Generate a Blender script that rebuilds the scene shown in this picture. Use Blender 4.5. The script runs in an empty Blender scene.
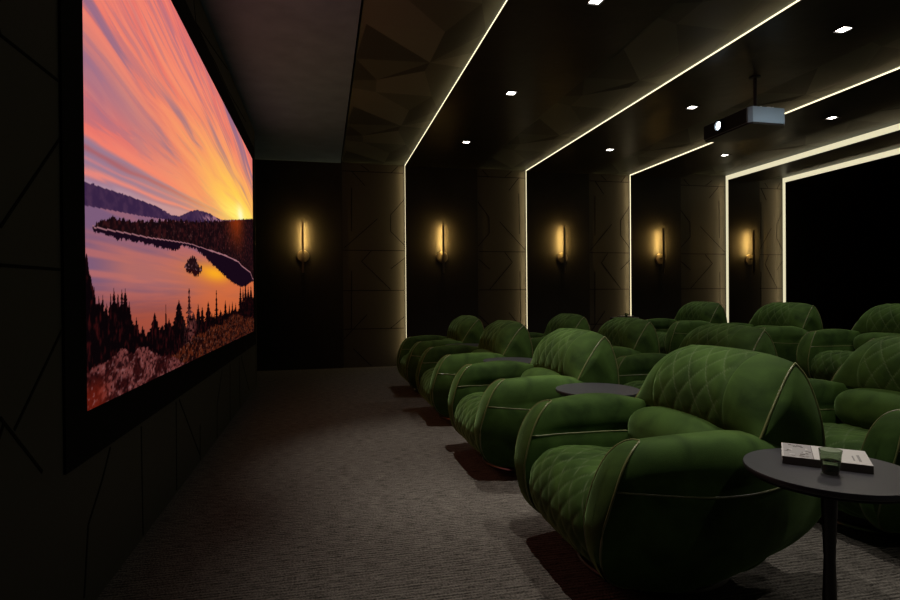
import bpy, bmesh, math, random
import numpy as np
from mathutils import Vector, Matrix
random.seed(7)
sc = bpy.context.scene
col = sc.collection
PI = math.pi

# ---------------------------------------------------------------- camera, world, exposure
yaw, pitch, roll, FPX, CZ = 0.22070797, -0.00625421, -0.00794173, 563.9, 1.03717
def cam_axes():
    cy, sy, cp, sp = math.cos(yaw), math.sin(yaw), math.cos(pitch), math.sin(pitch)
    f = Vector((sy*cp, cy*cp, sp)); r = Vector((cy, -sy, 0)); u = r.cross(f)
    return r*math.cos(roll)+u*math.sin(roll), -r*math.sin(roll)+u*math.cos(roll), f
cr, cu, cf = cam_axes()
cam_data = bpy.data.cameras.new('camera'); cam = bpy.data.objects.new('camera', cam_data); col.objects.link(cam)
cam.matrix_world = Matrix(((cr.x, cu.x, -cf.x, 0), (cr.y, cu.y, -cf.y, 0), (cr.z, cu.z, -cf.z, CZ), (0, 0, 0, 1)))
cam_data.sensor_width = 36; cam_data.lens = FPX/900*36; cam_data.clip_start = .02
sc.camera = cam
sc.view_settings.view_transform = 'Standard'; sc.view_settings.look = 'None'
sc.view_settings.gamma = 1; sc.view_settings.use_curve_mapping = False
sc.view_settings.exposure = 0.0
w = bpy.data.worlds.new('world'); sc.world = w; w.use_nodes = True
w.node_tree.nodes['Background'].inputs[0].default_value = (0, 0, 0, 1)
w.node_tree.nodes['Background'].inputs[1].default_value = 0

SPOT_W = 195.0      # downlights
SPOT_COL = (1.0, .90, .78)
LED_S = 1.0        # light strips in the portal edges
SCREEN_S = 1.0
DIODE = 1.0        # diodes of the strips

H, D = 3.0, 8.40   # room height, far wall
XW = -0.775        # screen wall face

# ---------------------------------------------------------------- materials
def new_mat(name):
    m = bpy.data.materials.new(name); m.use_nodes = True
    nt = m.node_tree; return m, nt, nt.nodes['Principled BSDF']
def pbr(name, c, rough=.5, metal=0, spec=.5, bump=0, bscale=40, var=0, vscale=3, coat=0):
    m, nt, b = new_mat(name)
    b.inputs['Base Color'].default_value = (*c, 1); b.inputs['Roughness'].default_value = rough
    b.inputs['Metallic'].default_value = metal; b.inputs['Specular IOR Level'].default_value = spec
    b.inputs['Coat Weight'].default_value = coat
    if bump or var:
        tc = nt.nodes.new('ShaderNodeTexCoord')
    if bump:
        n = nt.nodes.new('ShaderNodeTexNoise'); n.inputs['Scale'].default_value = bscale; n.inputs['Detail'].default_value = 4
        bp = nt.nodes.new('ShaderNodeBump'); bp.inputs['Strength'].default_value = bump; bp.inputs['Distance'].default_value = .01
        nt.links.new(tc.outputs['Object'], n.inputs['Vector']); nt.links.new(n.outputs['Fac'], bp.inputs['Height'])
        nt.links.new(bp.outputs['Normal'], b.inputs['Normal'])
    if var:
        n2 = nt.nodes.new('ShaderNodeTexNoise'); n2.inputs['Scale'].default_value = vscale; n2.inputs['Detail'].default_value = 5
        r = nt.nodes.new('ShaderNodeMapRange'); r.inputs[3].default_value = 1-var; r.inputs[4].default_value = 1+var
        r.inputs[1].default_value = .3; r.inputs[2].default_value = .7
        mx = nt.nodes.new('ShaderNodeVectorMath'); mx.operation = 'SCALE'; mx.inputs[0].default_value = c
        nt.links.new(tc.outputs['Object'], n2.inputs['Vector']); nt.links.new(n2.outputs['Fac'], r.inputs[0])
        nt.links.new(r.outputs[0], mx.inputs['Scale']); nt.links.new(mx.outputs[0], b.inputs['Base Color'])
    return m
def emit(name, c, s):
    m, nt, b = new_mat(name)
    b.inputs['Base Color'].default_value = (0, 0, 0, 1)
    b.inputs['Emission Color'].default_value = (*c, 1); b.inputs['Emission Strength'].default_value = s
    return m
M = {}
M['bay'] = pbr('dark paint', (.016, .015, .013), .55, spec=.3, bump=.15, bscale=6, var=.2)
M['black'] = pbr('black paint', (.003, .003, .003), .8, spec=.1)
M['panel'] = pbr('textured panel', (.050, .046, .034), .5, spec=.3, bump=.06, bscale=60)
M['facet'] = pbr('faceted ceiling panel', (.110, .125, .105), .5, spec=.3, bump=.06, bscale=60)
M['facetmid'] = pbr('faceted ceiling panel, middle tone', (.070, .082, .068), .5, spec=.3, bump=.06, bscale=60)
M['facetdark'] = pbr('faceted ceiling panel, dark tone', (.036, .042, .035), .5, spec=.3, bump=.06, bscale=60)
M['wallpanel'] = pbr('screen wall panel', (.042, .040, .031), .6, spec=.2)
M['groove'] = pbr('panel joint', (.010, .009, .008), .9, spec=.05)
M['ceil'] = pbr('polished plaster ceiling', (.017, .014, .009), .36, spec=.45, bump=.5, bscale=3.5, var=.35, vscale=4)
M['greyceil'] = pbr('grey plaster ceiling', (.140, .215, .330), .60, spec=.25, bump=.3, bscale=3, var=.12, vscale=5)
M['led'] = emit('light strip', (.80, .73, .48), LED_S)
M['ledthin'] = emit('thin light strip', (1.0, .88, .56), LED_S*1.8)
M['spot'] = emit('downlight lamp', (1, .93, .85), 14)
M['spottrim'] = pbr('downlight trim', (.03, .03, .03), .4)
M['sconce'] = pbr('dark bronze', (.12, .105, .085), .4, metal=.7)
M['scled'] = emit('sconce light', (1.0, .60, .16), 190)
M['tabletop'] = pbr('dark lacquered table', (.035, .036, .045), .38, spec=.6)
M['tablemetal'] = pbr('black table metal', (.008, .008, .009), .35, spec=.5)
M['chrome'] = pbr('chrome', (.28, .28, .27), .3, metal=1)
M['plinth'] = pbr('black plinth', (.006, .006, .006), .6)
M['piping'] = pbr('pale satin piping', (.13, .15, .055), .35, spec=.6)
M['proj'] = pbr('blue grey projector casing', (.24, .36, .50), .45)
M['projdark'] = pbr('dark projector casing', (.010, .011, .014), .4)
M['projlens'] = emit('projector lens light', (.75, .88, 1.0), 9)
M['rod'] = pbr('projector mount metal', (.02, .03, .045), .5)
M['cover'] = pbr('white book cover', (.62, .62, .62), .35)
M['ink'] = pbr('grey cover print', (.10, .10, .10), .5)
M['inkmid'] = pbr('light grey cover print', (.33, .33, .34), .45)
M['pages'] = pbr('dark page edges', (.085, .075, .065), .7)

def glass_mat(name, c, rough=0.0, ior=1.45):
    m, nt, b = new_mat(name)
    b.inputs['Base Color'].default_value = (*c, 1); b.inputs['Roughness'].default_value = rough
    b.inputs['Transmission Weight'].default_value = 1; b.inputs['IOR'].default_value = ior
    return m
M['glass'] = glass_mat('tumbler glass', (.40, .48, .36))
M['water'] = glass_mat('water', (.95, .97, .95), ior=1.33)

def carpet():
    m, nt, b = new_mat('ribbed carpet'); N = nt.nodes; L = nt.links
    tc = N.new('ShaderNodeTexCoord')
    mp = N.new('ShaderNodeMapping'); mp.inputs['Scale'].default_value = (9, 60, 1); L.new(tc.outputs['Object'], mp.inputs['Vector'])
    n1 = N.new('ShaderNodeTexNoise'); n1.inputs['Scale'].default_value = 1.6; n1.inputs['Detail'].default_value = 3; L.new(mp.outputs[0], n1.inputs['Vector'])
    n2 = N.new('ShaderNodeTexNoise'); n2.inputs['Scale'].default_value = 120; n2.inputs['Detail'].default_value = 2; L.new(tc.outputs['Object'], n2.inputs['Vector'])
    wv = N.new('ShaderNodeTexWave'); wv.bands_direction = 'Y'; wv.inputs['Scale'].default_value = 17; wv.inputs['Distortion'].default_value = 1.2
    wv.inputs['Detail'].default_value = 2; wv.inputs['Detail Scale'].default_value = 3; L.new(tc.outputs['Object'], wv.inputs['Vector'])
    a = N.new('ShaderNodeMath'); a.operation = 'MULTIPLY_ADD'; L.new(wv.outputs['Fac'], a.inputs[0]); a.inputs[1].default_value = .22; L.new(n1.outputs['Fac'], a.inputs[2])
    a2 = N.new('ShaderNodeMath'); a2.operation = 'MULTIPLY_ADD'; L.new(n2.outputs['Fac'], a2.inputs[0]); a2.inputs[1].default_value = .9; L.new(a.outputs[0], a2.inputs[2])
    r = N.new('ShaderNodeValToRGB'); L.new(a2.outputs[0], r.inputs[0])
    r.color_ramp.elements[0].position = .72; r.color_ramp.elements[0].color = (.031, .029, .026, 1)
    r.color_ramp.elements[1].position = 1.5/1.0 if False else 1.0; r.color_ramp.elements[1].color = (.175, .164, .149, 1)
    e = r.color_ramp.elements.new(.86); e.color = (.094, .088, .080, 1)
    s = N.new('ShaderNodeMath'); s.operation = 'MULTIPLY'; s.inputs[1].default_value = .80; L.new(a2.outputs[0], s.inputs[0]); L.new(s.outputs[0], r.inputs[0])
    r.color_ramp.elements[0].position = .62; e.position = .80
    L.new(r.outputs[0], b.inputs['Base Color'])
    bp = N.new('ShaderNodeBump'); bp.inputs['Strength'].default_value = .9; bp.inputs['Distance'].default_value = .012
    L.new(a2.outputs[0], bp.inputs['Height']); L.new(bp.outputs[0], b.inputs['Normal'])
    b.inputs['Roughness'].default_value = .95; b.inputs['Specular IOR Level'].default_value = .1
    return m
M['carpet'] = carpet()

def velvet():
    m, nt, b = new_mat('green velvet'); N = nt.nodes; L = nt.links
    tc = N.new('ShaderNodeTexCoord')
    n1 = N.new('ShaderNodeTexNoise'); n1.inputs['Scale'].default_value = 7; n1.inputs['Detail'].default_value = 5; n1.inputs['Distortion'].default_value = .6
    L.new(tc.outputs['Object'], n1.inputs['Vector'])
    r = N.new('ShaderNodeValToRGB'); L.new(n1.outputs['Fac'], r.inputs[0])
    r.color_ramp.elements[0].position = .3; r.color_ramp.elements[0].color = (.018, .044, .008, 1)
    r.color_ramp.elements[1].position = .72; r.color_ramp.elements[1].color = (.056, .118, .023, 1)
    at = N.new('ShaderNodeAttribute'); at.attribute_name = 'seam'
    mx = N.new('ShaderNodeMix'); mx.data_type = 'RGBA'; L.new(at.outputs['Fac'], mx.inputs['Factor'])
    L.new(r.outputs[0], mx.inputs['A']); mx.inputs['B'].default_value = (.12, .17, .085, 1)
    L.new(mx.outputs['Result'], b.inputs['Base Color'])
    n2 = N.new('ShaderNodeTexNoise'); n2.inputs['Scale'].default_value = 350; L.new(tc.outputs['Object'], n2.inputs['Vector'])
    bp = N.new('ShaderNodeBump'); bp.inputs['Strength'].default_value = .25; bp.inputs['Distance'].default_value = .002
    L.new(n2.outputs['Fac'], bp.inputs['Height']); L.new(bp.outputs[0], b.inputs['Normal'])
    b.inputs['Roughness'].default_value = .8; b.inputs['Specular IOR Level'].default_value = .15
    b.inputs['Sheen Weight'].default_value = .42; b.inputs['Sheen Roughness'].default_value = .32
    b.inputs['Sheen Tint'].default_value = (.45, .75, .30, 1)
    return m
M['velvet'] = velvet()

# ---------------------------------------------------------------- helpers
def tag(o, label=None, cat=None, group=None, kind=None):
    if label: o['label'] = label
    if cat: o['category'] = cat
    if group: o['group'] = group
    if kind: o['kind'] = kind
    return o
def empty(name, loc=(0, 0, 0), rz=0):
    o = bpy.data.objects.new(name, None); o.empty_display_size = .1; col.objects.link(o); o.location = loc; o.rotation_euler.z = rz
    return o
def mesh(name, V, F, mats, parent=None, loc=(0, 0, 0), smooth=False, mi=None, sharp=None):
    me = bpy.data.meshes.new(name); me.from_pydata([tuple(v) for v in V], [], F)
    for m in (mats if isinstance(mats, (list, tuple)) else [mats]): me.materials.append(m)
    if mi: me.polygons.foreach_set('material_index', mi)
    me.update()
    bm = bmesh.new(); bm.from_mesh(me); bmesh.ops.recalc_face_normals(bm, faces=bm.faces); bm.to_mesh(me); bm.free()
    if smooth:
        me.polygons.foreach_set('use_smooth', [True]*len(me.polygons))
        if sharp: me.set_sharp_from_angle(angle=math.radians(sharp))
    o = bpy.data.objects.new(name, me); col.objects.link(o); o.location = loc
    if parent: o.parent = parent
    return o
class MB:
    def __init__(s): s.V = []; s.F = []; s.I = []
    def add(s, V, F, i=0):
        b = len(s.V); s.V += [tuple(v) for v in V]; s.F += [tuple(b+k for k in f) for f in F]; s.I += [i]*len(F)
    def box(s, x0, x1, y0, y1, z0, z1, i=0):
        V = [(x, y, z) for x in (x0, x1) for y in (y0, y1) for z in (z0, z1)]
        s.add(V, [(0, 1, 3, 2), (4, 6, 7, 5), (0, 4, 5, 1), (2, 3, 7, 6), (0, 2, 6, 4), (1, 5, 7, 3)], i)
    def prism(s, P, z0, z1, i=0):
        n = len(P); V = [(x, y, z0) for x, y in P]+[(x, y, z1) for x, y in P]
        s.add(V, [tuple(range(n))[::-1], tuple(range(n, 2*n))]+[(k, (k+1) % n, n+(k+1) % n, n+k) for k in range(n)], i)
    def lathe(s, P, n=32, c=(0, 0), i=0):
        # P = [(r,z)...]; r = 0 closes
        V = []; F = []; rings = []
        for r, z in P:
            if r < 1e-6: rings.append([len(V)]); V.append((c[0], c[1], z))
            else:
                rings.append(list(range(len(V), len(V)+n)))
                V += [(c[0]+r*math.cos(2*PI*k/n), c[1]+r*math.sin(2*PI*k/n), z) for k in range(n)]
        for a, b in zip(rings, rings[1:]):
            for k in range(n):
                q = [a[k % len(a)], a[(k+1) % len(a)], b[(k+1) % len(b)], b[k % len(b)]]
                q = list(dict.fromkeys(q))
                if len(q) > 2: F.append(tuple(q))
        s.add(V, F, i)
    def tube(s, P, r, n=8, closed=False, i=0):
        P = [Vector(p) for p in P]; m = len(P); V = []; F = []
        up = Vector((0.13, .21, 1)).normalized()
        for k in range(m):
            a = P[(k-1) % m] if (closed or k) else P[0]; b = P[(k+1) % m] if (closed or k < m-1) else P[-1]
            t = (b-a).normalized(); s1 = t.cross(up)
            if s1.length < .05: s1 = t.cross(Vector((1, 0, 0)))
            s1.normalize(); s2 = t.cross(s1)
            V += [P[k]+s1*r*math.cos(2*PI*j/n)+s2*r*math.sin(2*PI*j/n) for j in range(n)]
        for k in range(m if closed else m-1):
            a = k*n; b = ((k+1) % m)*n
            # align rings for closed tubes by nearest vertex
            off = 0
            if closed and k == m-1:
                off = min(range(n), key=lambda o: (Vector(V[a])-Vector(V[b+o])).length)
            for j in range(n): F.append((a+j, a+(j+1) % n, b+(j+1+off) % n, b+(j+off) % n))
        if not closed: F += [tuple(range(n))[::-1], tuple(range((m-1)*n, m*n))]
        s.add(V, F, i)
    def build(s, name, mats, parent=None, loc=(0, 0, 0), smooth=False, sharp=None):
        return mesh(name, s.V, s.F, mats, parent, loc, smooth, s.I, sharp)
def lerp(a, b, t): return a+(b-a)*t
def copy_tree(o, parent=None):
    c = o.copy(); col.objects.link(c)
    if parent: c.parent = parent
    for ch in o.children: copy_tree(ch, c)
    return c
def groove_x(mb, L, x, wd=.006, i=0, t=.002):      # polylines (y,z) lying on a wall whose face is at x
    for l in L:
        for (y0, z0), (y1, z1) in zip(l, l[1:]):
            d = Vector((y1-y0, z1-z0)); n = Vector((-d.y, d.x)).normalized()*wd/2
            q = [(y0+n.x, z0+n.y), (y1+n.x, z1+n.y), (y1-n.x, z1-n.y), (y0-n.x, z0-n.y)]
            V = [(x-.004, a, b) for a, b in q]+[(x+t, a, b) for a, b in q]
            mb.add(V, [(3, 2, 1, 0), (4, 5, 6, 7)]+[(k, (k+1) % 4, 4+(k+1) % 4, 4+k) for k in range(4)], i)
def groove_y(mb, L, y, wd=.008, i=0, t=.002):      # polylines (x,z) on the far wall face y
    for l in L:
        for (x0, z0), (x1, z1) in zip(l, l[1:]):
            d = Vector((x1-x0, z1-z0)); n = Vector((-d.y, d.x)).normalized()*wd/2
            q = [(x0+n.x, z0+n.y), (x1+n.x, z1+n.y), (x1-n.x, z1-n.y), (x0-n.x, z0-n.y)]
            V = [(a, y+.004, b) for a, b in q]+[(a, y-t, b) for a, b in q]
            mb.add(V, [(3, 2, 1, 0), (4, 5, 6, 7)]+[(k, (k+1) % 4, 4+(k+1) % 4, 4+k) for k in range(4)], i)

# ---------------------------------------------------------------- the room
XR, YB = 11.0, -2.2
f = MB(); f.box(-3, XR, YB, D+.3, -.1, 0); tag(f.build('floor', M['carpet']), kind='structure')
# riser under the third row
f = MB(); f.box(4.02, XR, YB, D, .0, .12); tag(f.build('trim_1', M['carpet']), kind='structure')

# far wall: dark bays standing forward of recessed textured ribs; a light strip on every rib's right return
ribs = [(.28, 1.21, .015), (2.33, 3.13, .015), (4.20, 4.94, .015), (5.87, 6.79, .06), (7.42, 7.95, .06)]
wl = MB(); prev = -3
for a, b, d in ribs:
    wl.box(prev, a, D, D+.3, 0, H+.2); prev = b
wl.box(prev, XR, D, D+.3, 0, H+.2)
tag(wl.build('wall_far', M['bay']), kind='structure')
RL = [[(0.419, 2.647), (0.413, 2.006)], [(0.408, 1.425), (0.4, 0.568)], [(0.302, 1.76), (0.792, 2.198)], [(0.272, 1.729), (1.192, 1.729)], [(0.696, 1.721), (0.554, 1.567), (0.981, 1.147)], [(0.984, 1.457), (1.191, 1.614)], [(1.199, 2.5), (0.991, 2.264), (0.988, 2.016), (1.193, 1.814)], [(0.27, 1.135), (1.187, 1.135)], [(0.28, 0.419), (0.627, 0.779)], [(0.422, 0.28), (0.68, 0.02)], [(0.976, 0.569), (1.184, 0.74)], [(0.282, 0.568), (1.182, 0.568)], [(0.283, 2.89), (1.202, 2.89)], [(0.555, 2.989), (0.676, 2.902)], [(0.996, 2.884), (1.109, 2.994)], [(0.421, 2.892), (0.613, 2.685)]]
for k, (a, b, d) in enumerate(ribs):
    m = MB(); m.box(a, b, D+d, D+d+.05, 0, H+.09)
    L = []
    for l in RL:
        q = [(a+(x-.28)/.93*(b-a) if k != 1 and k != 3 else b-(x-.28)/.93*(b-a), z) for x, z in l]
        q = [(min(max(x, a+.004), b-.004), z) for x, z in q]
        L.append(q)
    groove_y(m, L, D+d, .009, 1)
    tag(m.build('wall_rib', [M['panel'], M['groove']]), kind='structure')

# ceilings: dark plaster bays, faceted rib soffits, grey plaster over the aisle
c = MB(); prev = None
for k, (a, b, d) in enumerate(ribs):
    if k: c.box(prev, a, YB, D, H, H+.15)
    prev = b
c.box(prev, XR, YB, D, H, H+.15)
tag(c.build('ceiling', M['ceil']), kind='structure')
c = MB(); c.box(-3, .262, YB, D+.02, H, H+.15)
tag(c.build('ceiling_aisle', M['greyceil']), kind='structure')
c = MB(); c.box(-3, XR, YB, D+.3, H+.16, H+.2); tag(c.build('ceiling_slab', M['black']), kind='structure')
CVt = [(0.03, 3.77), (0.23, 3.66), (0.62, 4.11), (0.615, 4.695), (0.06, 4.109), (0.02, 4.731), (0.21, 5.153), (0.87, 4.454), (0.89, 4.12), (0.78, 3.671)]
def facet_ceiling(a, b, d, k):
    # a ring of faceted plates repeated every 1.8 m towards the back of the room
    s = (b-a)/.93; P = 1.805; V = []; F = []; n0 = 0
    base = [(0, 3.60), (.23, 3.66), (.62, 4.11), (.615, 4.695), (.04, 4.11), (0, 4.74), (.21, 5.153), (.93, 4.42), (.93, 4.08), (.78, 3.671), (.93, 3.66), (.60, 4.86), (.93, 4.75), (.93, 5.2), (0, 5.22)]
    zz = [0, -.003, -.010, .0, -.006, 0, -.005, -.002, 0, -.003, 0, -.009, 0, 0, 0]
    tris = [(0, 1, 4), (1, 2, 4), (2, 3, 4), (4, 3, 5), (5, 3, 6), (1, 9, 2), (9, 10, 8), (9, 8, 2), (2, 8, 3), (8, 7, 3), (3, 7, 12), (3, 12, 11), (3, 11, 6), (5, 6, 14), (11, 12, 13)]
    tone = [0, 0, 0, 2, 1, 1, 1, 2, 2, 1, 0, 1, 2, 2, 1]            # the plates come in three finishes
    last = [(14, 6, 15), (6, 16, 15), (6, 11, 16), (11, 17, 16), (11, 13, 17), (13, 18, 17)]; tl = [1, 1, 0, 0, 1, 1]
    I = []
    for r in range(-4, 3):
        y0 = r*P; o = len(V)
        for (x, y), z in zip(base, zz): V.append((a+x*s, y+y0, H+d+z))
        nx = [(.0, 3.60+P), (.23, 3.66+P), (.78, 3.671+P), (.93, 3.66+P), (.93, 3.66+P)]
        for (x, y), z in zip(nx, (0, -.003, -.003, 0, 0)): V.append((a+x*s, y+y0, H+d+z))
        F += [tuple(o+q for q in t) for t in tris+last]; I += tone+tl
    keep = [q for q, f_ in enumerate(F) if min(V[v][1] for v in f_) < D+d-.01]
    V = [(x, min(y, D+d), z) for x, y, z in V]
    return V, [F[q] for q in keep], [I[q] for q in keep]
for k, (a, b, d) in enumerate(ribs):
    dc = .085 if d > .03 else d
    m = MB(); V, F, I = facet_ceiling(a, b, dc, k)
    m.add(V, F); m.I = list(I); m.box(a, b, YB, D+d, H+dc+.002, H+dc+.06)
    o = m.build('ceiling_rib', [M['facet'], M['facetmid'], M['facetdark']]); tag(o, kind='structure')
# light strips: on the left-facing returns, wall and ceiling in one run
widths = [.010, .012, .016, .056, .058]
places = ['leftmost thin light strip, turning down the wall left of second sconce',
          'thin light strip turning down the wall between second and third sconces',
          'thin light strip that passes behind the projector, down right of third sconce',
          'broad light strip turning down the wall between fourth and fifth sconces',
          'broad light strip at the far right, down the wall beyond the last sconce']
for k, (a, b, d) in enumerate(ribs):
    m = MB(); g = widths[k]
    m.box(b-.003, b+.0, YB, D+g, H-.0, H+g*(1.42 if k > 2 else 1))           # ceiling run
    m.box(b-.003, b+.0, D, D+g, .0 if k < 2 else .12, H+.0)            # wall run
    o = m.build('light_strip', M['ledthin' if k < 3 else 'led']); tag(o, places[k], 'light strip', 'light strips along the portal edges')
    # the diodes of the strip: a long narrow lamp throwing back onto the recessed rib
    for nm, loc, sy, dr, en in (('wall_diodes', (b-.015, D-.05, 1.55), 2.85, Vector((-.85, .53, 0)), 2.4), ('ceiling_diodes', (b-.015, (YB+D)/2, H-.05), D-YB-.2, Vector((-.85, 0, .53)), 1.3)):
        ld = bpy.data.lights.new(nm, 'AREA'); ld.shape = 'RECTANGLE'; ld.size = .012; ld.size_y = sy; ld.energy = en*DIODE; ld.color = (1, .74, .37); ld.spread = math.radians(150)
        lo = bpy.data.objects.new(nm, ld); col.objects.link(lo); lo.parent = o
        zax = -dr.normalized(); yax = Vector((0, 0, 1)) if nm[0] == 'w' else Vector((0, 1, 0)); xax = yax.cross(zax).normalized()
        lo.matrix_world = Matrix(((xax.x, yax.x, zax.x, loc[0]), (xax.y, yax.y, zax.y, loc[1]), (xax.z, yax.z, zax.z, loc[2]), (0, 0, 0, 1)))

# screen wall: a panelled unit that ends short of the far wall
WL = [[(1.608, 1.693), (1.947, 1.697)], [(1.943, 1.54), (1.597, 1.217)], [(1.595, 1.123), (1.945, 1.128)], [(1.941, 0.959), (1.649, 0.705)], [(1.586, 0.749), (1.792, 0.554)], [(2.308, 0.489), (2.227, 0.394), (2.101, 0.283), (2.062, 0.058)], [(2.67, 0.486), (2.679, 0.01)], [(3.263, 0.485), (3.253, 0.015)], [(3.328, 0.485), (3.731, 0.134), (3.842, 0.042)], [(3.852, 0.231), (3.84, 0.01)], [(4.665, 0.479), (4.441, 0.249), (4.426, 0.01)], [(5.05, 0.48), (5.018, 0.01)], [(5.57, 0.48), (5.599, 0.01)], [(5.702, 0.48), (6.111, 0.174), (6.262, 0.068)],
      [(3.753, 2.98), (3.859, 2.787), (4.312, 2.785), (4.464, 2.80)], [(4.464, 2.80), (5.093, 2.80), (6.241, 2.882)], [(3.859, 2.787), (5.105, 2.98)], [(6.89, .03), (6.95, 1.4), (6.9, 2.1), (6.96, 2.9)], [(1.608, 1.693), (1.3, 2.2)], [(1.3, .3), (1.6, .73)]]
m = MB(); m.box(XW-.12, XW, YB, 7.0, 0, H)
groove_x(m, WL, XW, .009, 1)
tag(m.build('wall_screen', [M['wallpanel'], M['groove']]), kind='structure')
m = MB(); m.box(-3.1, -3.0, YB, D+.3, 0, H+.2); tag(m.build('wall_left', M['black']), kind='structure')
m = MB(); m.box(XR, XR+.1, YB, D+.3, 0, H+.2); tag(m.build('wall_right', M['black']), kind='structure')
m = MB(); m.box(-3.1, XR+.1, YB-.1, YB, 0, H+.2); tag(m.build('wall_back', M['black']), kind='structure')

# ---------------------------------------------------------------- the screen and its picture
class Noise:
    def __init__(s, seed): s.g = np.random.RandomState(seed).rand(256, 256)
    def __call__(s, x, y):
        xi = np.floor(x).astype(int); yi = np.floor(y).astype(int); fx = x-xi; fy = y-yi
        fx = fx*fx*(3-2*fx); fy = fy*fy*(3-2*fy); g = s.g
        a = g[xi % 256, yi % 256]; b = g[(xi+1) % 256, yi % 256]; c_ = g[xi % 256, (yi+1) % 256]; d = g[(xi+1) % 256, (yi+1) % 256]
        return (a*(1-fx)+b*fx)*(1-fy)+(c_*(1-fx)+d*fx)*fy
def fbm(n, x, y, o=4):
    t = 0; a = .5; s = 0
    for k in range(o): t = t+a*n(x*2**k+17*k, y*2**k+31*k); s += a; a *= .5
    return t/s
def sstep(a, b, x):
    t = np.clip((x-a)/(b-a), 0, 1); return t*t*(3-2*t)
def mixc(A, B, t): return A*(1-t[:, None])+B*t[:, None]
def rgb(*c): return np.array(c, float)/255
def picture(u, v):
    n1, n2, n3 = Noise(1), Noise(2), Noise(3)
    I = lambda P, x: np.interp(x, [p[0] for p in P], [p[1] for p in P])
    x = u*2.36; one = np.ones_like(u)
    su, sv = .79, .600
    dx = (u-su)*2.36; dy = v-sv; r = np.hypot(dx, dy); th = np.arctan2(dy, -dx)
    # sky: long streaks of cloud drawn out towards the right
    q = (v-.58)/(1.55-u); wv_ = (fbm(n3, u*3.5, v*5+7, 3)-.5)*.10
    nb = fbm(n3, (q+wv_)*8+3, u*1.6, 3); nm = fbm(n1, (q+wv_)*30+11, u*3.2+nb*2, 5); nf = fbm(n2, (q+wv_*.6)*95+5, u*8+nm*2, 4)
    f3 = fbm(n3, x*1.6, v*3+9, 4)
    C = one[:, None]*rgb(206, 116, 122)
    C = mixc(C, rgb(228, 108, 106), sstep(.40, .58, .5*nb+.5*nm))
    C = mixc(C, rgb(132, 98, 136), sstep(.53, .36, .35*nb+.65*nm)*.85)
    C = mixc(C, rgb(240, 130, 114), sstep(.50, .70, nm)*.7)
    C = mixc(C, rgb(140, 100, 140), sstep(.46, .32, nf)*.40)
    C = mixc(C, rgb(250, 140, 118), sstep(.54, .68, nf)*.35)
    C = mixc(C, rgb(142, 106, 142), np.exp(-((u-.05)/.17)**2-((v-.60+.12*u)/.055)**2)*.75)
    d = (v-(.462+.10*u+.05*u*u))/(1.1-u)+(nf-.5)*.012
    lowm = sstep(.012, .0, d)*sstep(1.0, .5, u)
    lc = one[:, None]*rgb(140, 116, 150)
    lc = mixc(lc, rgb(158, 88, 104), np.exp(-((d+.010)/.006)**2)*.9)
    lc = mixc(lc, rgb(214, 122, 128), np.exp(-((d+.028)/.004)**2)*.6)
    lc = mixc(lc, rgb(236, 132, 122), np.exp(-((d+.047)/.006)**2)*.9)
    lc = mixc(lc, rgb(184, 150, 168), sstep(-.052, -.066, d)*.8)
    C = mixc(C, rgb(240, 122, 110), np.exp(-((d-.010)/.012)**2)*.8)
    C = mixc(C, lc, lowm)
    g = np.exp(-(np.hypot((u-.80)/.62, (v-.62)/.30))**2.2)
    C = mixc(C, rgb(255, 160, 104), np.clip(g*(.25+1.1*nm), 0, .92))
    g2 = np.exp(-(np.hypot((u-.80)/.36, (v-.63)/.15))**2)
    C = mixc(C, rgb(255, 206, 84), np.clip(g2*(.35+1.2*nm), 0, 1))
    g3 = np.exp(-(np.hypot((u-.78)/.22, (v-.60-(u-.78)*.2)/.05))**2)
    C = mixc(C, rgb(255, 236, 110), np.clip(g3*(.5+.9*nf), 0, 1))
    C = mixc(C, rgb(255, 250, 190), np.exp(-(np.hypot(dx*.42, dy*1.1)/.045)**2))
    # mountains
    RIDGE = [(-.002, .391), (.0185, .396), (.0386, .398), (.0677, .403), (.098, .407), (.142, .413), (.175, .4165), (.213, .4175), (.242, .4165), (.279, .426), (.299, .439), (.332, .458), (.374, .479), (.414, .487), (.466, .498), (.515, .500), (.571, .508), (.786, .578), (.992, .649)]
    rid = I(RIDGE, u)+(fbm(n1, u*160, u*0, 3)-.5)*.004
    mt = v < rid
    mc = mixc(one[:, None]*rgb(54, 34, 66), rgb(70, 45, 74), sstep(.35, .75, fbm(n2, u*90, v*60, 4)))
    mc = mixc(mc, rgb(182, 128, 140), sstep(.36, .46, u)*sstep(.5, .62, fbm(n3, u*60+v*60, v*60, 4))*.8)
    C = np.where(mt[:, None], mc, C)
    # lake
    WAT = [(-.002, .351), (.0488, .361), (.126, .376), (.233, .400), (.40, .44), (1, .60)]
    wt = v < I(WAT, u)
    rip = fbm(n1, u*4, v*55, 4)
    L_ = mixc(one[:, None]*rgb(124, 90, 118), rgb(186, 106, 104), sstep(.35, .65, rip)*.8)
    L_ = mixc(L_, rgb(198, 112, 92), np.exp(-((v-.255)/.045)**2)*sstep(.0, .10, u)*.7)
    L_ = mixc(L_, rgb(122, 92, 124), sstep(.02, .0, u-.22)*sstep(.30, .33, v)*.5)
    L_ = mixc(L_, rgb(160, 72, 50), sstep(.24, .13, v)*.85)
    L_ = mixc(L_, rgb(214, 106, 52), sstep(.12, .55, u)*sstep(.36, .28, v)*.75)
    L_ = mixc(L_, rgb(255, 176, 30), np.exp(-(((u-.50)/.13)**2+((v-.285)/.03)**2))*.9)
    C = np.where(wt[:, None], L_, C)
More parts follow.
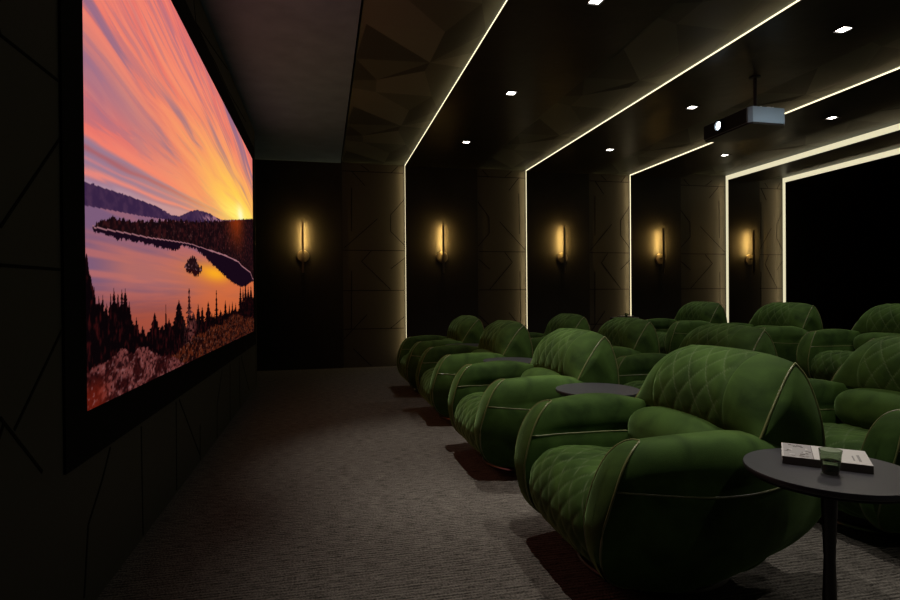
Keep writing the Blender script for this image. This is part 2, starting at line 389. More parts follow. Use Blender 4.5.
    # wooded peninsula, its shore and its reflection
    PENT = [(.0156, .320), (.0235, .3335), (.0486, .344), (.067, .3528), (.0973, .356), (.157, .3746), (.212, .394), (.279, .415), (.393, .447), (.601, .5154), (.992, .6487)]
    SHORE = [(.0156, .3215), (.0194, .3196), (.0528, .3232), (.0969, .3286), (.157, .3344), (.232, .3458), (.330, .3585), (.463, .364), (.597, .369), (.752, .366), (.80, .352), (.943, .334), (.98, .305), (1, .30)]
    REFL = [(.0155, .315), (.0375, .3135), (.0594, .3093), (.0837, .314), (.125, .317), (.1735, .319), (.211, .320), (.25, .322), (.27, .330), (.29, .345), (.36, .350), (.425, .333), (.502, .308), (.595, .2815), (.672, .261), (.776, .248), (.85, .25), (.94, .277), (1, .29)]
    jag = (fbm(n3, u*260, u*0+3, 2)-.5)*.016
    rf = (v > I(REFL, u)+jag*.8) & (v < I(SHORE, u)) & (u > .0156)
    C = np.where(rf[:, None], rgb(22, 8, 22)*one[:, None], C)
    pn = (v > I(SHORE, u)) & (v < I(PENT, u)+jag) & (u > .0156)
    pc = mixc(one[:, None]*rgb(20, 8, 12), rgb(50, 18, 20), sstep(.40, .8, fbm(n1, u*150, v*90, 3)))
    pc = mixc(pc, rgb(200, 70, 14), np.exp(-((u-.72)/.10)**2)*sstep(.36, .60, v)*.65)
    pc = mixc(pc, rgb(150, 90, 84), sstep(.74, .82, fbm(n2, u*200, v*120, 2))*.3)
    C = np.where(pn[:, None], pc, C)
    sh = np.abs(v-I(SHORE, u)) < .0011+.0016*(u > .45)
    C = np.where((sh & (u > .0156))[:, None], rgb(160, 108, 116)*one[:, None], C)
    # island
    ISL = [(.2964, .286), (.3125, .303), (.325, .309), (.335, .3215), (.3526, .3244), (.3707, .311), (.385, .299), (.4029, .2957)]
    isl = (u > .2964) & (u < .403) & (v > .281) & (v < I(ISL, u)+(fbm(n3, u*300, u*0, 2)-.5)*.016)
    isr = (u > .305) & (u < .395) & (v <= .281) & (v > .262+np.abs(u-.35)*.25+(fbm(n3, u*300, u*0+9, 2)-.5)*.02)
    C = np.where(isl[:, None], mixc(one[:, None]*rgb(30, 12, 16), rgb(140, 96, 100), sstep(.55, .75, fbm(n2, u*180, v*150, 3))*sstep(.31, .285, v)), C)
    C = np.where(isr[:, None], rgb(36, 10, 14)*one[:, None], C)
    # foreground: trees, scrub, rocks
    BASE = [(-.004, .262), (.006, .258), (.012, .235), (.019, .185), (.05, .165), (.095, .160), (.112, .12), (.14, .112), (.20, .115), (.30, .115), (.50, .125), (.75, .14), (.92, .19), (1, .20)]
    tr = v < I(BASE, u)+(fbm(n1, u*220, u*0+5, 2)-.5)*.03
    T = [(.0072, .248, .010), (.0181, .217, .010), (.026, .205, .009), (.0339, .2, .013), (.0421, .186, .012), (.0505, .205, .014), (.0581, .2152, .016), (.0672, .205, .016), (.0765, .212, .02), (.0848, .2142, .022), (.0948, .187, .018), (.1137, .152, .02), (.1311, .1324, .02),
         (.1709, .160, .034), (.2126, .1772, .022), (.225, .14, .03), (.2698, .1895, .046), (.322, .232, .040), (.345, .15, .04), (.3741, .1755, .030), (.4001, .168, .030), (.4432, .184, .036), (.47, .14, .03), (.5089, .240, .040), (.545, .15, .03), (.5924, .186, .030), (.6349, .1685, .026), (.6699, .181, .026), (.71, .17, .03), (.7767, .2576, .040), (.815, .25, .04), (.854, .28, .05), (.90, .26, .05), (.95, .27, .06)]
    for tu, tv, tw in T:
        h = np.clip((tv-v)/(tv-.06), 0, 1); jg = .55+.9*n2(v*260+tu*900, v*0+tu*50)
        thin = .35 if tu in (.2126, .322, .5089) else 1
        tr = tr | ((np.abs(u-tu) < tw*.66*np.minimum(h*1.7, 1)*(thin+.25*(thin < 1)*(n3(v*180+tu*500, v*0) > .5))*jg) & (v < tv))
    tc_ = mixc(one[:, None]*rgb(8, 3, 5), rgb(48, 11, 12), sstep(.5, .85, fbm(n1, u*240, v*70, 3)))
    tc_ = mixc(tc_, rgb(120, 62, 58), np.exp(-((u-.33)/.03)**2)*sstep(.45, .6, fbm(n3, u*300, v*140, 2))*.8)
    C = np.where(tr[:, None], tc_, C)
    GR = [(.18, .02), (.2062, .0365), (.272, .048), (.372, .0752), (.4963, .085), (.60, .105), (.70, .12), (.85, .09), (1, .08)]
    gr = (v < I(GR, u)+(fbm(n2, u*120, u*0, 3)-.5)*.03) & (u > .18)
    gc = mixc(one[:, None]*rgb(22, 6, 6), rgb(80, 32, 16), sstep(.35, .7, fbm(n3, u*130, v*110, 4)))
    gc = mixc(gc, rgb(120, 78, 66), sstep(.70, .82, fbm(n1, u*220, v*200, 2))*.7)
    C = np.where(gr[:, None], gc, C)
    RK = [(-.004, .062), (.01, .070), (.0241, .0757), (.035, .070), (.054, .0793), (.068, .088), (.083, .0905), (.094, .078), (.104, .0733), (.12, .083), (.146, .0817), (.16, .066), (.1873, .0500), (.235, .040), (.2715, .0150), (.30, .0)]
    rk = v < I(RK, u)+(fbm(n1, u*150, u*0+9, 2)-.5)*.008
    q = fbm(n2, u*62, v*46, 4); q2 = fbm(n3, u*260, v*170, 3)
    rc = mixc(one[:, None]*rgb(44, 12, 12), rgb(104, 52, 50), sstep(.38, .62, q))
    rc = mixc(rc, rgb(22, 6, 8), sstep(.47, .36, q2)*.8)
    rc = mixc(rc, rgb(120, 30, 14), sstep(.06, .02, v)*sstep(.06, .02, u)*.6)
    rc = mixc(rc, rgb(150, 108, 110), sstep(.66, .78, q2)*.5)
    C = np.where(rk[:, None], rc, C)
    return np.clip(C, 0, 1)
def lin(c): return np.where(c <= .04045, c/12.92, ((c+.055)/1.055)**2.4)

SY0, SY1, SZ0, SZ1 = 2.085, 6.71, .665, 2.61
def build_screen():
    root = empty('projection_screen', (XW, (SY0+SY1)/2, 0))
    tag(root, 'large wall-mounted screen showing a sunset over a mountain lake', 'screen')
    nu, nv = 430, 440
    tt = np.linspace(0, 1, nu); uu = tt**1.75*.75+tt*.25; uu = uu/uu[-1]
    vv = np.linspace(0, 1, nv)
    U, Vv = np.meshgrid(uu, vv)
    y = SY0+U.ravel()*(SY1-SY0)-(SY0+SY1)/2; z = SZ0+Vv.ravel()*(SZ1-SZ0)
    co = np.stack([np.full_like(y, .004), y, z], 1)
    i = np.arange(nu*nv).reshape(nv, nu)
    q = np.stack([i[:-1, :-1], i[:-1, 1:], i[1:, 1:], i[1:, :-1]], -1).reshape(-1, 4)
    me = bpy.data.meshes.new('picture'); me.vertices.add(len(co)); me.vertices.foreach_set('co', co.astype(np.float32).ravel())
    me.loops.add(q.size); me.loops.foreach_set('vertex_index', q.astype(np.int32).ravel())
    me.polygons.add(len(q)); me.polygons.foreach_set('loop_start', np.arange(0, q.size, 4, dtype=np.int32))
    me.update(calc_edges=True)
    rgbc = lin(picture(U.ravel(), Vv.ravel()))
    at = me.color_attributes.new('picture', 'FLOAT_COLOR', 'POINT')
    at.data.foreach_set('color', np.concatenate([rgbc, np.ones((len(rgbc), 1))], 1).astype(np.float32).ravel())
    m, nt, b = new_mat('screen picture')
    a = nt.nodes.new('ShaderNodeAttribute'); a.attribute_name = 'picture'
    b.inputs['Base Color'].default_value = (0, 0, 0, 1); b.inputs['Roughness'].default_value = .6; b.inputs['Specular IOR Level'].default_value = 0
    nt.links.new(a.outputs['Color'], b.inputs['Emission Color']); b.inputs['Emission Strength'].default_value = SCREEN_S
    me.materials.append(m)
    o = bpy.data.objects.new('picture', me); col.objects.link(o); o.parent = root
    c_ = -(SY0+SY1)/2
    fr = MB(); B = .16
    y0, y1, z0, z1 = SY0-B+c_, SY1+B+c_, SZ0-B, SZ1+B
    for bx in ((0, .008, y0, SY0+c_, z0, z1), (0, .008, SY1+c_, y1, z0, z1), (0, .008, SY0+c_, SY1+c_, z0, SZ0), (0, .008, SY0+c_, SY1+c_, SZ1, z1)): fr.box(*bx)
    fr.box(0.0, .003, SY0+c_, SY1+c_, SZ0, SZ1)
    fr.build('frame', M['black'], root)
build_screen()

# ---------------------------------------------------------------- downlights
def make_downlight():
    r = empty('downlight')
    t = MB(); h = .055; g = .043
    for bx in ((-h, h, -h, -g), (-h, h, g, h), (-h, -g, -g, g), (g, h, -g, g)): t.box(bx[0], bx[1], bx[2], bx[3], -.006, .01)
    t.build('trim_ring', M['spottrim'], r)
    l = MB(); l.box(-.035, .035, -.035, .035, -.002, .008); l.build('lamp', M['spot'], r)
    ld = bpy.data.lights.new('beam', 'SPOT'); ld.energy = SPOT_W; ld.color = SPOT_COL; ld.spot_size = math.radians(76); ld.spot_blend = .8; ld.shadow_soft_size = .03
    lo = bpy.data.objects.new('beam', ld); col.objects.link(lo); lo.parent = r; lo.location = (0, 0, -.012)
    return r
dl = make_downlight()
DL = [(1.79, .15, 'unseen square downlight added over the near table, out past the top of the photo'), (1.79, 1.95, 'unseen square downlight added over the near front chair, beside the first light strip'), (.95, 2.10, 'unseen square downlight added above the front edge of the nearest armchair'), (.95, 3.55, 'unseen square downlight added above the aisle side of the front row'), (1.79, 3.46, 'square downlight at the top edge of the photo, first bay'), (1.79, 5.20, 'square downlight midway along the first dark bay'), (1.79, 6.96, 'square downlight near the far wall in the first bay'),  # out-of-frame lamps on this line are added to brighten the front row
      (3.79, 3.46, 'large square downlight at the top right, past the projector'), (3.79, 5.22, 'square downlight left of the projector, mid second bay'), (3.79, 6.96, 'square downlight near the far wall in the second bay'),
      (5.56, 5.22, 'square downlight right of the projector'), (5.54, 6.92, 'square downlight below the projector, by the far wall'), (3.79, 1.70, 'square downlight in the second bay above the near chairs'), (5.55, 3.46, 'square downlight in the third bay above the raised row')]
first = True
for x, y, lb in DL:
    o = dl if first else copy_tree(dl); first = False
    bm_ = [q for q in o.children if q.type == 'LIGHT'][0]
    if x > 3:
        bm_.data = bm_.data.copy(); bm_.data.energy = SPOT_W*(.26 if x < 5 else .24); bm_.data.spot_size = math.radians(150 if y < 4 and x < 5 else 80)
    elif y < 3:
        bm_.data = bm_.data.copy(); bm_.data.energy = SPOT_W*((.16 if y < 1 else .42) if x > 1.5 else .50); bm_.data.spot_size = math.radians(76 if x > 1.5 else 56)
    elif x < 1.5: bm_.data = bm_.data.copy(); bm_.data.energy = SPOT_W*.75; bm_.data.spot_size = math.radians(56)
    o.location = (x, y, H); tag(o, lb, 'ceiling light', 'square downlights in the ceiling')

# ---------------------------------------------------------------- wall sconces
def make_sconce():
    r = empty('wall_sconce')
    p = MB(); ring = [(0, 0), (.082, 0), (.088, .006), (.088, .018), (.080, .024), (0, .024)]
    p.lathe(ring, 32); p.V = [(x, -z, y) for x, y, z in p.V]; p.build('backplate', M['sconce'], r, smooth=True, sharp=35)
    b = MB(); b.box(-.015, .015, -.118, -.100, -.24, .49); b.build('bar', M['sconce'], r)
    s = MB(); s.box(-.010, .010, -.1005, -.024, -.012, .012); s.build('bracket', M['sconce'], r)
    g = MB(); g.box(-.0125, .0125, -.100, -.0985, .095, .475); g.build('light_tube', M['scled'], r)
    return r
s0 = make_sconce()
sl = ['bar wall light nearest the screen, on the dark wall', 'bar wall light just right of the first light strip', 'bar wall light in the third position, mid far wall', 'bar wall light fourth from the screen', 'bar wall light farthest from the screen, above the raised row']
for k, x in enumerate((-.28, 1.765, 3.72, 5.47, 7.2)):
    o = s0 if k == 0 else copy_tree(s0)
    o.location = (x, D, 1.635); tag(o, sl[k], 'wall light', 'bar sconces on the far wall')

# ---------------------------------------------------------------- projector
def projector():
    r = empty('projector', (3.8, 4.4, 2.51)); tag(r, 'blue-grey ceiling projector with a glowing lens hanging from a rod', 'projector')
    P = [(3.595, 4.20), (3.62, 4.17), (3.94, 4.17), (3.98, 4.21), (4.03, 4.50), (4.00, 4.60), (3.90, 4.69), (3.74, 4.76), (3.62, 4.79), (3.595, 4.77)]
    P = [(x-3.8, y-4.4) for x, y in P]
    c = MB(); c.prism(P, .012, .145); c.build('casing', M['proj'], r)
    c = MB(); c.prism([(x*.985, y*.985) for x, y in P], -.004, .013); c.build('underside', M['projdark'], r)
    c = MB(); c.box(-.212, -.2045, -.19, .37, .014, .140); c.build('front_panel', M['projdark'], r)
    c = MB(); c.lathe([(0, 0), (.046, 0), (.052, .012), (.052, .035), (.040, .035), (.038, .018), (0, .018)], 28)
    c.V = [(-.215-z, .13+x, .078+y) for x, y, z in c.V]; lb = c.build('lens_barrel', M['projdark'], r, smooth=True, sharp=35)
    c = MB(); c.lathe([(0, .030), (.015, .028), (.030, .022), (.0375, .019)], 28)
    c.V = [(-.215-z, .13+x, .078+y) for x, y, z in c.V]; c.build('lens', M['projlens'], r, smooth=True)
    c = MB(); c.box(-.17, .12, -.20, .20, .145, .158); c.build('top_plate', M['rod'], r)
    for x in (-.09, -.02, .0, .03):
        c = MB(); c.box(x, x+.014, -.215, -.203, .147, .156); c.build('button', M['cover'], r)
    c = MB(); c.lathe([(0, .158), (.016, .158), (.016, .475), (.05, .48), (.05, .49), (0, .49)], 20, (.026, -.02)); c.build('mounting_rod', M['rod'], r, smooth=True, sharp=35)
projector()

# ---------------------------------------------------------------- armchair (local x: +back, y: along the row)
ZC, HH = .315, .255
def xf(z):
    t = max(-1, min(1, (z-ZC)/HH))
    if t > 0: return -.468+.055*t+.10*(1-(1-t**2.7)**.5)
    return -.468+.19*(1-(1-abs(t)**2.6)**.5)
def xr(z):
    t = (z-ZC-.05)/HH
    if t < 0: t = min(1, -t*.88); return .452-.40*(1-(1-t**2.5)**.5)
    t = min(1, t*1.22); return .455-.30*(1-(1-t**2.2)**.5)
def spow(c, e): return math.copysign(abs(c)**e, c)
def arm_point(s, u, v):                       # u 0 front .. 1 rear, v angle round the section
    cy, sz = spow(math.cos(v), .62), spow(math.sin(v), .80)
    z = ZC+HH*sz; tk = max(0, (.44-z)/.38)
    hw = .070+.040*math.sin(PI*min(u*1.05, 1))**.8-.012*u
    yc = .357+.034*math.sin(PI*min(u*1.1, 1))-.085*max(0, u-.35)**1.5/.52
    top = max(0, sz)
    y = yc+hw*cy*(1-.10*max(0, -sz)**2)-.115*(1-.65*u)*tk**1.6*(.55+.45*cy)
    # plump upper roll above the seam, tucked in at the seam
    se = math.exp(-((z-.435)/.022)**2)*.012*min(1, u*6)
    y -= se*(1 if cy > 0 else -1)
    x = lerp(xf(z), xr(z), u)
    z2 = z+.016*math.sin(PI*min(1, u*1.15))*top - .07*top*max(0, u-.55)**1.3
    return (x, s*y, z2)
def make_arm(s, parent):
    nu, nv = 30, 64; V = []; F = []
    ring = lambda u: [arm_point(s, u, 2*PI*k/nv) for k in range(nv)]
    us = [0, .012, .03]+[.06+(.94)*(k/(nu-1)) for k in range(nu)]
    caps = []
    R0 = ring(0); c0 = (0, s*.352, ZC)
    def shrink(R, q, bulge, yc):
        out = []
        for (x, y, z) in R:
            zz = ZC+(z-ZC)*(1-.35*(1-q)); yy = yc+(y-yc)*q
            out.append((x+(xf(zz)-xf(z))*(1 if bulge < 0 else 0)+bulge*math.sqrt(max(0, 1-q*q)), yy, zz))
        return out
    rings = [shrink(R0, q, -.014, s*.357) for q in (.02, .25, .5, .72, .88, .96)]
    rings += [ring(u) for u in us]
    R1 = rings[-1]; ym = sum(p[1] for p in R1)/nv
    def shr(R, q, b):
        return [(x*(1-(1-q)*.0)+b*math.sqrt(1-q*q), ym+(y-ym)*q, ZC+(z-ZC)*(1-.45*(1-q))) for x, y, z in R]
    rings += [shr(R1, q, .035) for q in (.93, .75, .5, .25, .02)]
    for R in rings: V += R
    n = len(rings)
    for a in range(n-1):
        for k in range(nv): F.append((a*nv+k, a*nv+(k+1) % nv, (a+1)*nv+(k+1) % nv, (a+1)*nv+k))
    F.append(tuple(range(nv))[::-1]); F.append(tuple(range((n-1)*nv, n*nv)))
    o = mesh('armrest', V, F, M['velvet'], parent, smooth=True, sharp=40)
    p = MB()
    P = []
    for k in range(72):
        x, y, z = arm_point(s, 0, 2*PI*k/72); P.append((x-.002, y+(.001 if y*s > .357 else -.001)*s, z))
    p.tube(P, .0038, 6, closed=True); p.build('piping', M['piping'], o, smooth=True)
    for side in (1, -1):                       # seam halfway up, outside and inside
        p = MB(); P = []
        for k in range(36):
            u = .004+.985*k/35
            zt = .435-.03*math.sin(PI*u)*(1 if side > 0 else .3)
            sz = (zt-ZC)/HH; v = math.asin(min(1, abs(sz)**(1/.80)))
            if side < 0: v = PI-v
            x, y, z = arm_point(s, u, v); P.append((x, y-s*side*.000, z))
        p.tube(P, .0034, 6); p.build('seam_piping', M['piping'], o, smooth=True)
    return o
def set_seam(o, vals):
    a = o.data.attributes.new('seam', 'FLOAT', 'POINT'); a.data.foreach_set('value', vals)
def diamond(a, b):                             # a, b in diamonds; returns 0 at seams .. 1 in the middle, seam mask
    p = abs(((a+b) % 1)-.5)*2; q = abs(((a-b) % 1)-.5)*2      # 1 at seam
    d = (1-p**2.6)*(1-q**2.6); s_ = max(p, q); return d**.6, max(0, (s_-.93)/.07)
def resample(P, n):
    P = [Vector(p) for p in P]
    # Catmull-Rom then even spacing
    Q = []
    for k in range(len(P)-1):
        p0, p1, p2, p3 = P[max(0, k-1)], P[k], P[k+1], P[min(len(P)-1, k+2)]
        for j in range(12):
            t = j/12; Q.append(.5*((2*p1)+(p2-p0)*t+(2*p0-5*p1+4*p2-p3)*t*t+(3*p1-p0-3*p2+p3)*t**3))
    Q.append(P[-1]); L = [0]
    for a, b in zip(Q, Q[1:]): L.append(L[-1]+(b-a).length)
    out = []
    j = 0
    for k in range(n):
        d = L[-1]*k/(n-1)
        while j < len(L)-2 and L[j+1] < d: j += 1
        t = (d-L[j])/max(1e-9, L[j+1]-L[j]); out.append(Q[j].lerp(Q[j+1], t))
    return out, L[-1]
def make_seat(parent):
    prof = [(-.20, .070), (-.33, .078), (-.43, .135), (-.472, .22), (-.455, .32), (-.385, .390), (-.27, .408), (-.10, .388), (.05, .375), (.15, .36)]
    n = 110; P, Ln = resample([(x, 0, z) for x, z in prof], n); ny = 90; W = .284
    V = []; F = []; S = []
    for j in range(ny+1):
        t = -1+2*j/ny; y = W*t; drop = .030*abs(t)**5; a = y/.092
        for k in range(n):
            p = P[k]; q = P[min(k+1, n-1)]-P[max(k-1, 0)]; nrm = Vector((q.z, 0, -q.x)).normalized()*(-1)
            b = Ln*k/(n-1)/.125; d, s_ = diamond(a, b)
            fade = 1
            off = (.006*d-drop)
            v = p+nrm*off; V.append((v.x, y, v.z)); S.append(s_*.8)
    for j in range(ny):
        for k in range(n-1): F.append((j*n+k, (j+1)*n+k, (j+1)*n+k+1, j*n+k+1))
    # close: bottom and sides
    for j in (0, ny):
        F.append(tuple(j*n+k for k in range(n))[::(1 if j else -1)])
    F.append(tuple([j*n for j in range(ny+1)]+[j*n+n-1 for j in range(ny, -1, -1)]))
    o = mesh('seat', V, F, M['velvet'], parent, smooth=True, sharp=60); set_seam(o, S); return o
def make_lumbar(parent):
    V = []; F = []; nu, nv = 40, 28
    for j in range(nu+1):
        t = -PI/2+PI*j/nu; yy = .285*spow(math.sin(t), .8); r = max(.002, math.cos(t)**.55)
        for k in range(nv):
            a = 2*PI*k/nv; V.append((.085+.125*r*spow(math.cos(a), .85), yy, .455+.115*r*spow(math.sin(a), .85)))
    for j in range(nu):
        for k in range(nv): F.append((j*nv+k, j*nv+(k+1) % nv, (j+1)*nv+(k+1) % nv, (j+1)*nv+k))
    F.append(tuple(range(nv))[::-1]); F.append(tuple(range(nu*nv, (nu+1)*nv)))
    return mesh('lumbar_cushion', V, F, M['velvet'], parent, smooth=True)
EP = [(.110, .545), (.160, .625), (.220, .700), (.278, .760), (.322, .792)]           # front edge of the end panel
RP = [(.322, .792), (.350, .745), (.366, .665), (.373, .58), (.372, .47)]
def make_headrest(parent):
    n = 72; P, Ln = resample([(x, 0, z) for x, z in EP], n); ny = 120; W = .385
    V = []; F = []; S = []
    for j in range(ny+1):
        t = -1+2*j/ny; y = W*t
        bul = (1-abs(t)**5)
        for k in range(n):
            s = k/(n-1); p = P[k]
            bs = (math.sin(PI*min(1, s*.93+.0))**.8)*(1-.3*s)
            # quilted pad set into the plain border
            inside = abs(y) < .215 and s < .93
            d, sm = diamond(y/.105+.25, s*Ln/.115)
            e = min(1, max(0, (.215-abs(y))/.02))*min(1, max(0, (.93-s)/.05))
            off = .100*bul*bs+(.004+.006*d)*e-.004*math.exp(-((abs(y)-.219)/.005)**2)*(s < .95)
            nr = Vector((-.86, 0, .50)).lerp(Vector((-.55, 0, .83)), s).normalized()
            if s > .9: nr = nr
            v = p+nr*off
            ridge = .012*(1-t*t)*s
            V.append((v.x, y*lerp(1, .815, s**1.5)*(1+.03*math.sin(PI*s)*bul), v.z+ridge)); S.append(sm*.8*e+.4*math.exp(-((abs(y)-.215)/.003)**2)*(s < .93))
    for j in range(ny):
        for k in range(n-1): F.append((j*n+k, (j+1)*n+k, (j+1)*n+k+1, j*n+k+1))
    # back of the headrest down to the bottom, sharing the ridge
    m = 26; Q, L2 = resample([(x, 0, z) for x, z in RP[:5]], m); base = len(V)
    for j in range(ny+1):
        t = -1+2*j/ny; y = W*t
        for k in range(1, m):
            p = Q[k]; V.append((p.x+.02*(1-abs(t)**3)*math.sin(PI*k/(m-1)), y*lerp(.815, 1, math.sin(PI/2*k/(m-1))), p.z+.012*(1-t*t)*(1-k/(m-1)))); S.append(0)
    mm = m-1
    for j in range(ny):
        F.append((j*n+n-1, (j+1)*n+n-1, base+(j+1)*mm, base+j*mm))
        for k in range(mm-1): F.append((base+j*mm+k, base+(j+1)*mm+k, base+(j+1)*mm+k+1, base+j*mm+k+1))
        F.append((j*n, base+j*mm+mm-1, base+(j+1)*mm+mm-1, (j+1)*n))
    # gently swollen triangular end panels
    for sgn, j in ((-1, 0), (1, ny)):
        loop = [j*n+k for k in range(n)]+[base+j*mm+k for k in range(mm)]
        pts = [Vector(V[i]) for i in loop]; c = sum(pts, Vector())/len(pts); prev = loop
        for q, b in ((.8, .012), (.5, .022), (.2, .026)):
            st = len(V)
            for pt in pts:
                v = c.lerp(pt, q); V.append((v.x, v.y+sgn*b, v.z)); S.append(0)
            nx = list(range(st, st+len(pts)))
            for k in range(len(pts)):
                k2 = (k+1) % len(pts); f_ = (prev[k], prev[k2], nx[k2], nx[k]); F.append(f_ if sgn < 0 else f_[::-1])
            prev = nx
        F.append(tuple(prev) if sgn < 0 else tuple(prev[::-1]))
    o = mesh('headrest', V, F, M['velvet'], parent, smooth=True, sharp=50); set_seam(o, S)
    for j in (0, ny):
        p = MB(); sg = -1 if j == 0 else 1
        pts = [V[j*n+k] for k in range(0, n, 3)]+[V[j*n+n-1]]+[V[base+j*mm+k] for k in range(0, mm, 2)]
        p.tube([(a, b+sg*.001, c) for a, b, c in pts], .0042, 6)
        p.build('piping', M['piping'], o, smooth=True)
    return o
def make_back(parent):                         # shell behind the seat, under the headrest
    prof = [(-.02, .085), (.10, .33), (.15, .45), (.15, .53), (.25, .60), (.33, .56), (.375, .47), (.380, .36), (.345, .27), (.28, .19), (.20, .13), (.10, .075)]
    P, Ln = resample([(x, 0, z) for x, z in prof]+[(-.02, 0, .085)], 70); P = P[:-1]; n = len(P)
    V = []; F = []; ny = 30; c = Vector((.2, 0, .33))
    for j in range(ny+1):
        t = -1+2*j/ny; y = .36*spow(math.sin(t*PI/2), .8); q = max(.05, (1-abs(t)**5))**.5
        for p in P:
            v = c+(p-c)*(.45+.55*q); V.append((v.x-.05*abs(t)**4*(v.x > .2), y, v.z))
    for j in range(ny):
        for k in range(n): F.append((j*n+k, j*n+(k+1) % n, (j+1)*n+(k+1) % n, (j+1)*n+k))
    F.append(tuple(range(n))[::-1]); F.append(tuple(range(ny*n, (ny+1)*n)))
    return mesh('backrest', V, F, M['velvet'], parent, smooth=True, sharp=60)
def make_chair():
    r = empty('cinema_armchair')
    make_seat(r); make_arm(1, r); make_arm(-1, r); make_lumbar(r); make_back(r); make_headrest(r)
    b = MB(); b.lathe([(0, .022), (.265, .022), (.268, .030), (.255, .085), (0, .085)], 48); pl = b.build('swivel_base', M['plinth'], r, smooth=True, sharp=30)
    t = MB(); t.lathe([(0, .0), (.274, .0), (.285, .004), (.287, .010), (.283, .018), (.270, .022), (0, .022)], 64); rg = t.build('base_ring', M['chrome'], r, smooth=True, sharp=40)
    for o in (pl, rg): o.location.x = -.05
    return r
ch = make_chair()
G1, G2, G3 = 'front row cinema armchairs', 'second row cinema armchairs', 'raised row cinema armchairs'
CH = [(1.30, 1.99, 0, 'green velvet armchair nearest the camera, beside the table with a book', G1),
      (1.30, 3.37, 0, 'green velvet armchair second in the front row, beyond the empty round table', G1),
      (1.30, 4.75, 0, 'green velvet armchair third in the front row', G1),
      (1.30, 6.13, 0, 'green velvet armchair at the far end of the front row, by the wall', G1),
      (2.56, 2.14, 0, 'green velvet armchair cut by the right edge, behind the near book table', G2),
      (2.56, 3.54, 0, 'green velvet second row armchair directly behind the nearest armchair', G2),
      (2.56, 4.90, 0, 'green velvet second row armchair whose headrest hides the far book table', G2),
      (2.56, 6.22, 0, 'green velvet second row armchair at the far end, its headrest against the dark wall', G2),
      (4.74, 6.74, .12, 'green velvet armchair on the riser, in front of the fourth light strip', G3),
      (4.74, 5.30, .12, 'green velvet armchair on the riser, in front of the rightmost light strip', G3),
      (4.74, 3.98, .12, 'green velvet armchair on the riser cut by the right edge of the photo', G3)]
for k, (x, y, z, lb, g) in enumerate(CH):
    o = ch if k == 0 else copy_tree(ch)
    o.location = (x, y, z); tag(o, lb, 'armchair', g)

# ---------------------------------------------------------------- round side tables
def make_table():
    r = empty('side_table')
    t = MB(); t.lathe([(0, .530), (.198, .530), (.2115, .536), (.214, .545), (.2125, .550), (0, .550)], 72); t.build('table_top', M['tabletop'], r, smooth=True, sharp=35)
    u = MB(); u.lathe([(0, .517), (.175, .517), (.197, .524), (.197, .530), (0, .530)], 64); u.build('top_ring', M['tablemetal'], r, smooth=True, sharp=35)
    s = MB(); s.lathe([(.022, .517), (.021, .48), (.0175, .38), (.0145, .30), (.0175, .20), (.022, .06), (.024, .012)], 28); s.build('stem', M['tablemetal'], r, smooth=True)
    b = MB(); b.lathe([(0, .0), (.14, .0), (.142, .008), (.12, .012), (.03, .016), (0, .016)], 48); b.build('foot', M['tablemetal'], r, smooth=True, sharp=30)
    return r
tb = make_table()
TB = [(1.368, 1.297, 0, 'dark round side table nearest the camera, holding a book and a glass'), (1.385, 2.69, 0, 'empty dark round side table between the two nearest front armchairs'),
      (1.385, 4.07, 0, 'empty dark round side table between second and third front armchairs'), (1.385, 5.45, 0, 'empty dark round side table between the two farthest front armchairs'),
      (4.42, 7.72, .12, 'dark round side table against the far wall, holding a tiny book and glass')]
for k, (x, y, z, lb) in enumerate(TB):
    o = tb if k == 0 else copy_tree(tb); o.location = (x, y, z); tag(o, lb, 'side table', 'dark round side tables')
    if k == 4: o.scale.z = 1.06

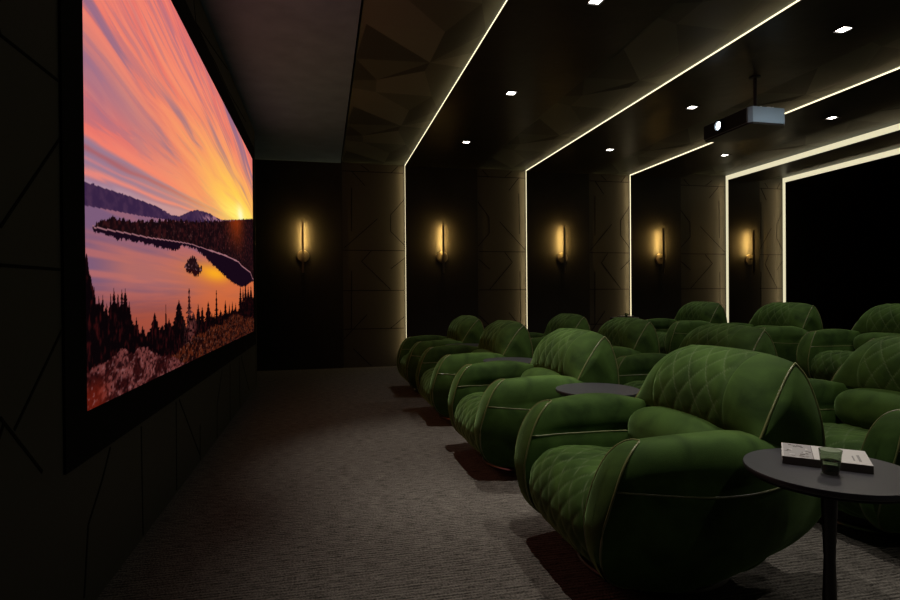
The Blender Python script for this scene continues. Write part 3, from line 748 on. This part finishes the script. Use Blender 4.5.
# ---------------------------------------------------------------- book and tumbler
def make_book():
    r = empty('book')
    L, W, T = .212, .165, .022
    p = MB(); p.box(-L/2+.002, L/2-.003, -W/2+.003, W/2-.003, .003, T-.003); p.build('pages', M['pages'], r)
    c = MB(); c.box(-L/2, L/2, -W/2, W/2, 0, .003, 0); c.box(-L/2, L/2, -W/2, W/2, T-.003, T, 0); c.box(-L/2, L/2, -W/2-.002, -W/2, 0, T, 1)
    z = T+.0004
    # printed front: grey figure photograph on one half, tiny lettering near the other end
    rr = random.Random(3)
    def q(x0, x1, y0, y1, i): c.box(x0, x1, y0, y1, T-.001, z, i)
    q(-L/2+.004, -.03, -W/2+.004, W/2-.004, 2)
    for k in range(24):
        a = rr.uniform(-L/2+.006, -.045); b = rr.uniform(-W/2+.006, W/2-.02)
        c.box(a, a+rr.uniform(.004, .014), b, b+rr.uniform(.002, .014), T-.001, T+.0008, rr.choice((0, 1, 1, 3)))
    c.box(-.030, -.0285, -W/2, W/2, T-.001, T+.0008, 1)
    for k in range(7): c.box(.078, .0845, -.050+k*.0105, -.050+k*.0105+.006, T-.001, T+.0008, 2)
    for k in range(6): c.box(.066, .0695, -.046+k*.009, -.046+k*.009+.006, T-.001, T+.0008, 2)
    c.build('cover', [M['cover'], M['pages'], M['inkmid'], M['ink']], r)
    return r
bk = make_book()
bk.location = (1.417, 1.361, .55); bk.rotation_euler.z = math.atan2(-.672, .74)
tag(bk, 'white covered book with a grey photo print, on the near table', 'book', 'books on the side tables')
b2 = copy_tree(bk); b2.location = (4.44, 7.70, .12+.55*1.06); b2.rotation_euler.z = -.35; tag(b2, 'pale book on the round table by the far wall', 'book', 'books on the side tables')
def make_glass():
    r = empty('tumbler')
    g = MB(); g.lathe([(0, 0), (.0205, 0), (.0225, .003), (.0305, .066), (.0305, .068), (.0290, .068), (.0288, .066), (.0215, .010), (0, .010)], 40)
    gl = g.build('glass_body', M['glass'], r, smooth=True, sharp=40)
    wv = MB(); wv.lathe([(0, .0104), (.0211, .0104), (.0247, .038), (0, .038)], 40); wv.build('water', M['water'], r, smooth=True, sharp=40)
    return r
gl = make_glass(); gl.location = (1.335, 1.262, .55); gl.scale = (.9, .9, .95)
tag(gl, 'clear glass tumbler with a little water, in front of the near book', 'glass', 'tumblers on the side tables')
g2 = copy_tree(gl); g2.location = (4.38, 7.59, .12+.55*1.06); tag(g2, 'small tumbler beside the book on the table by the far wall', 'glass', 'tumblers on the side tables')
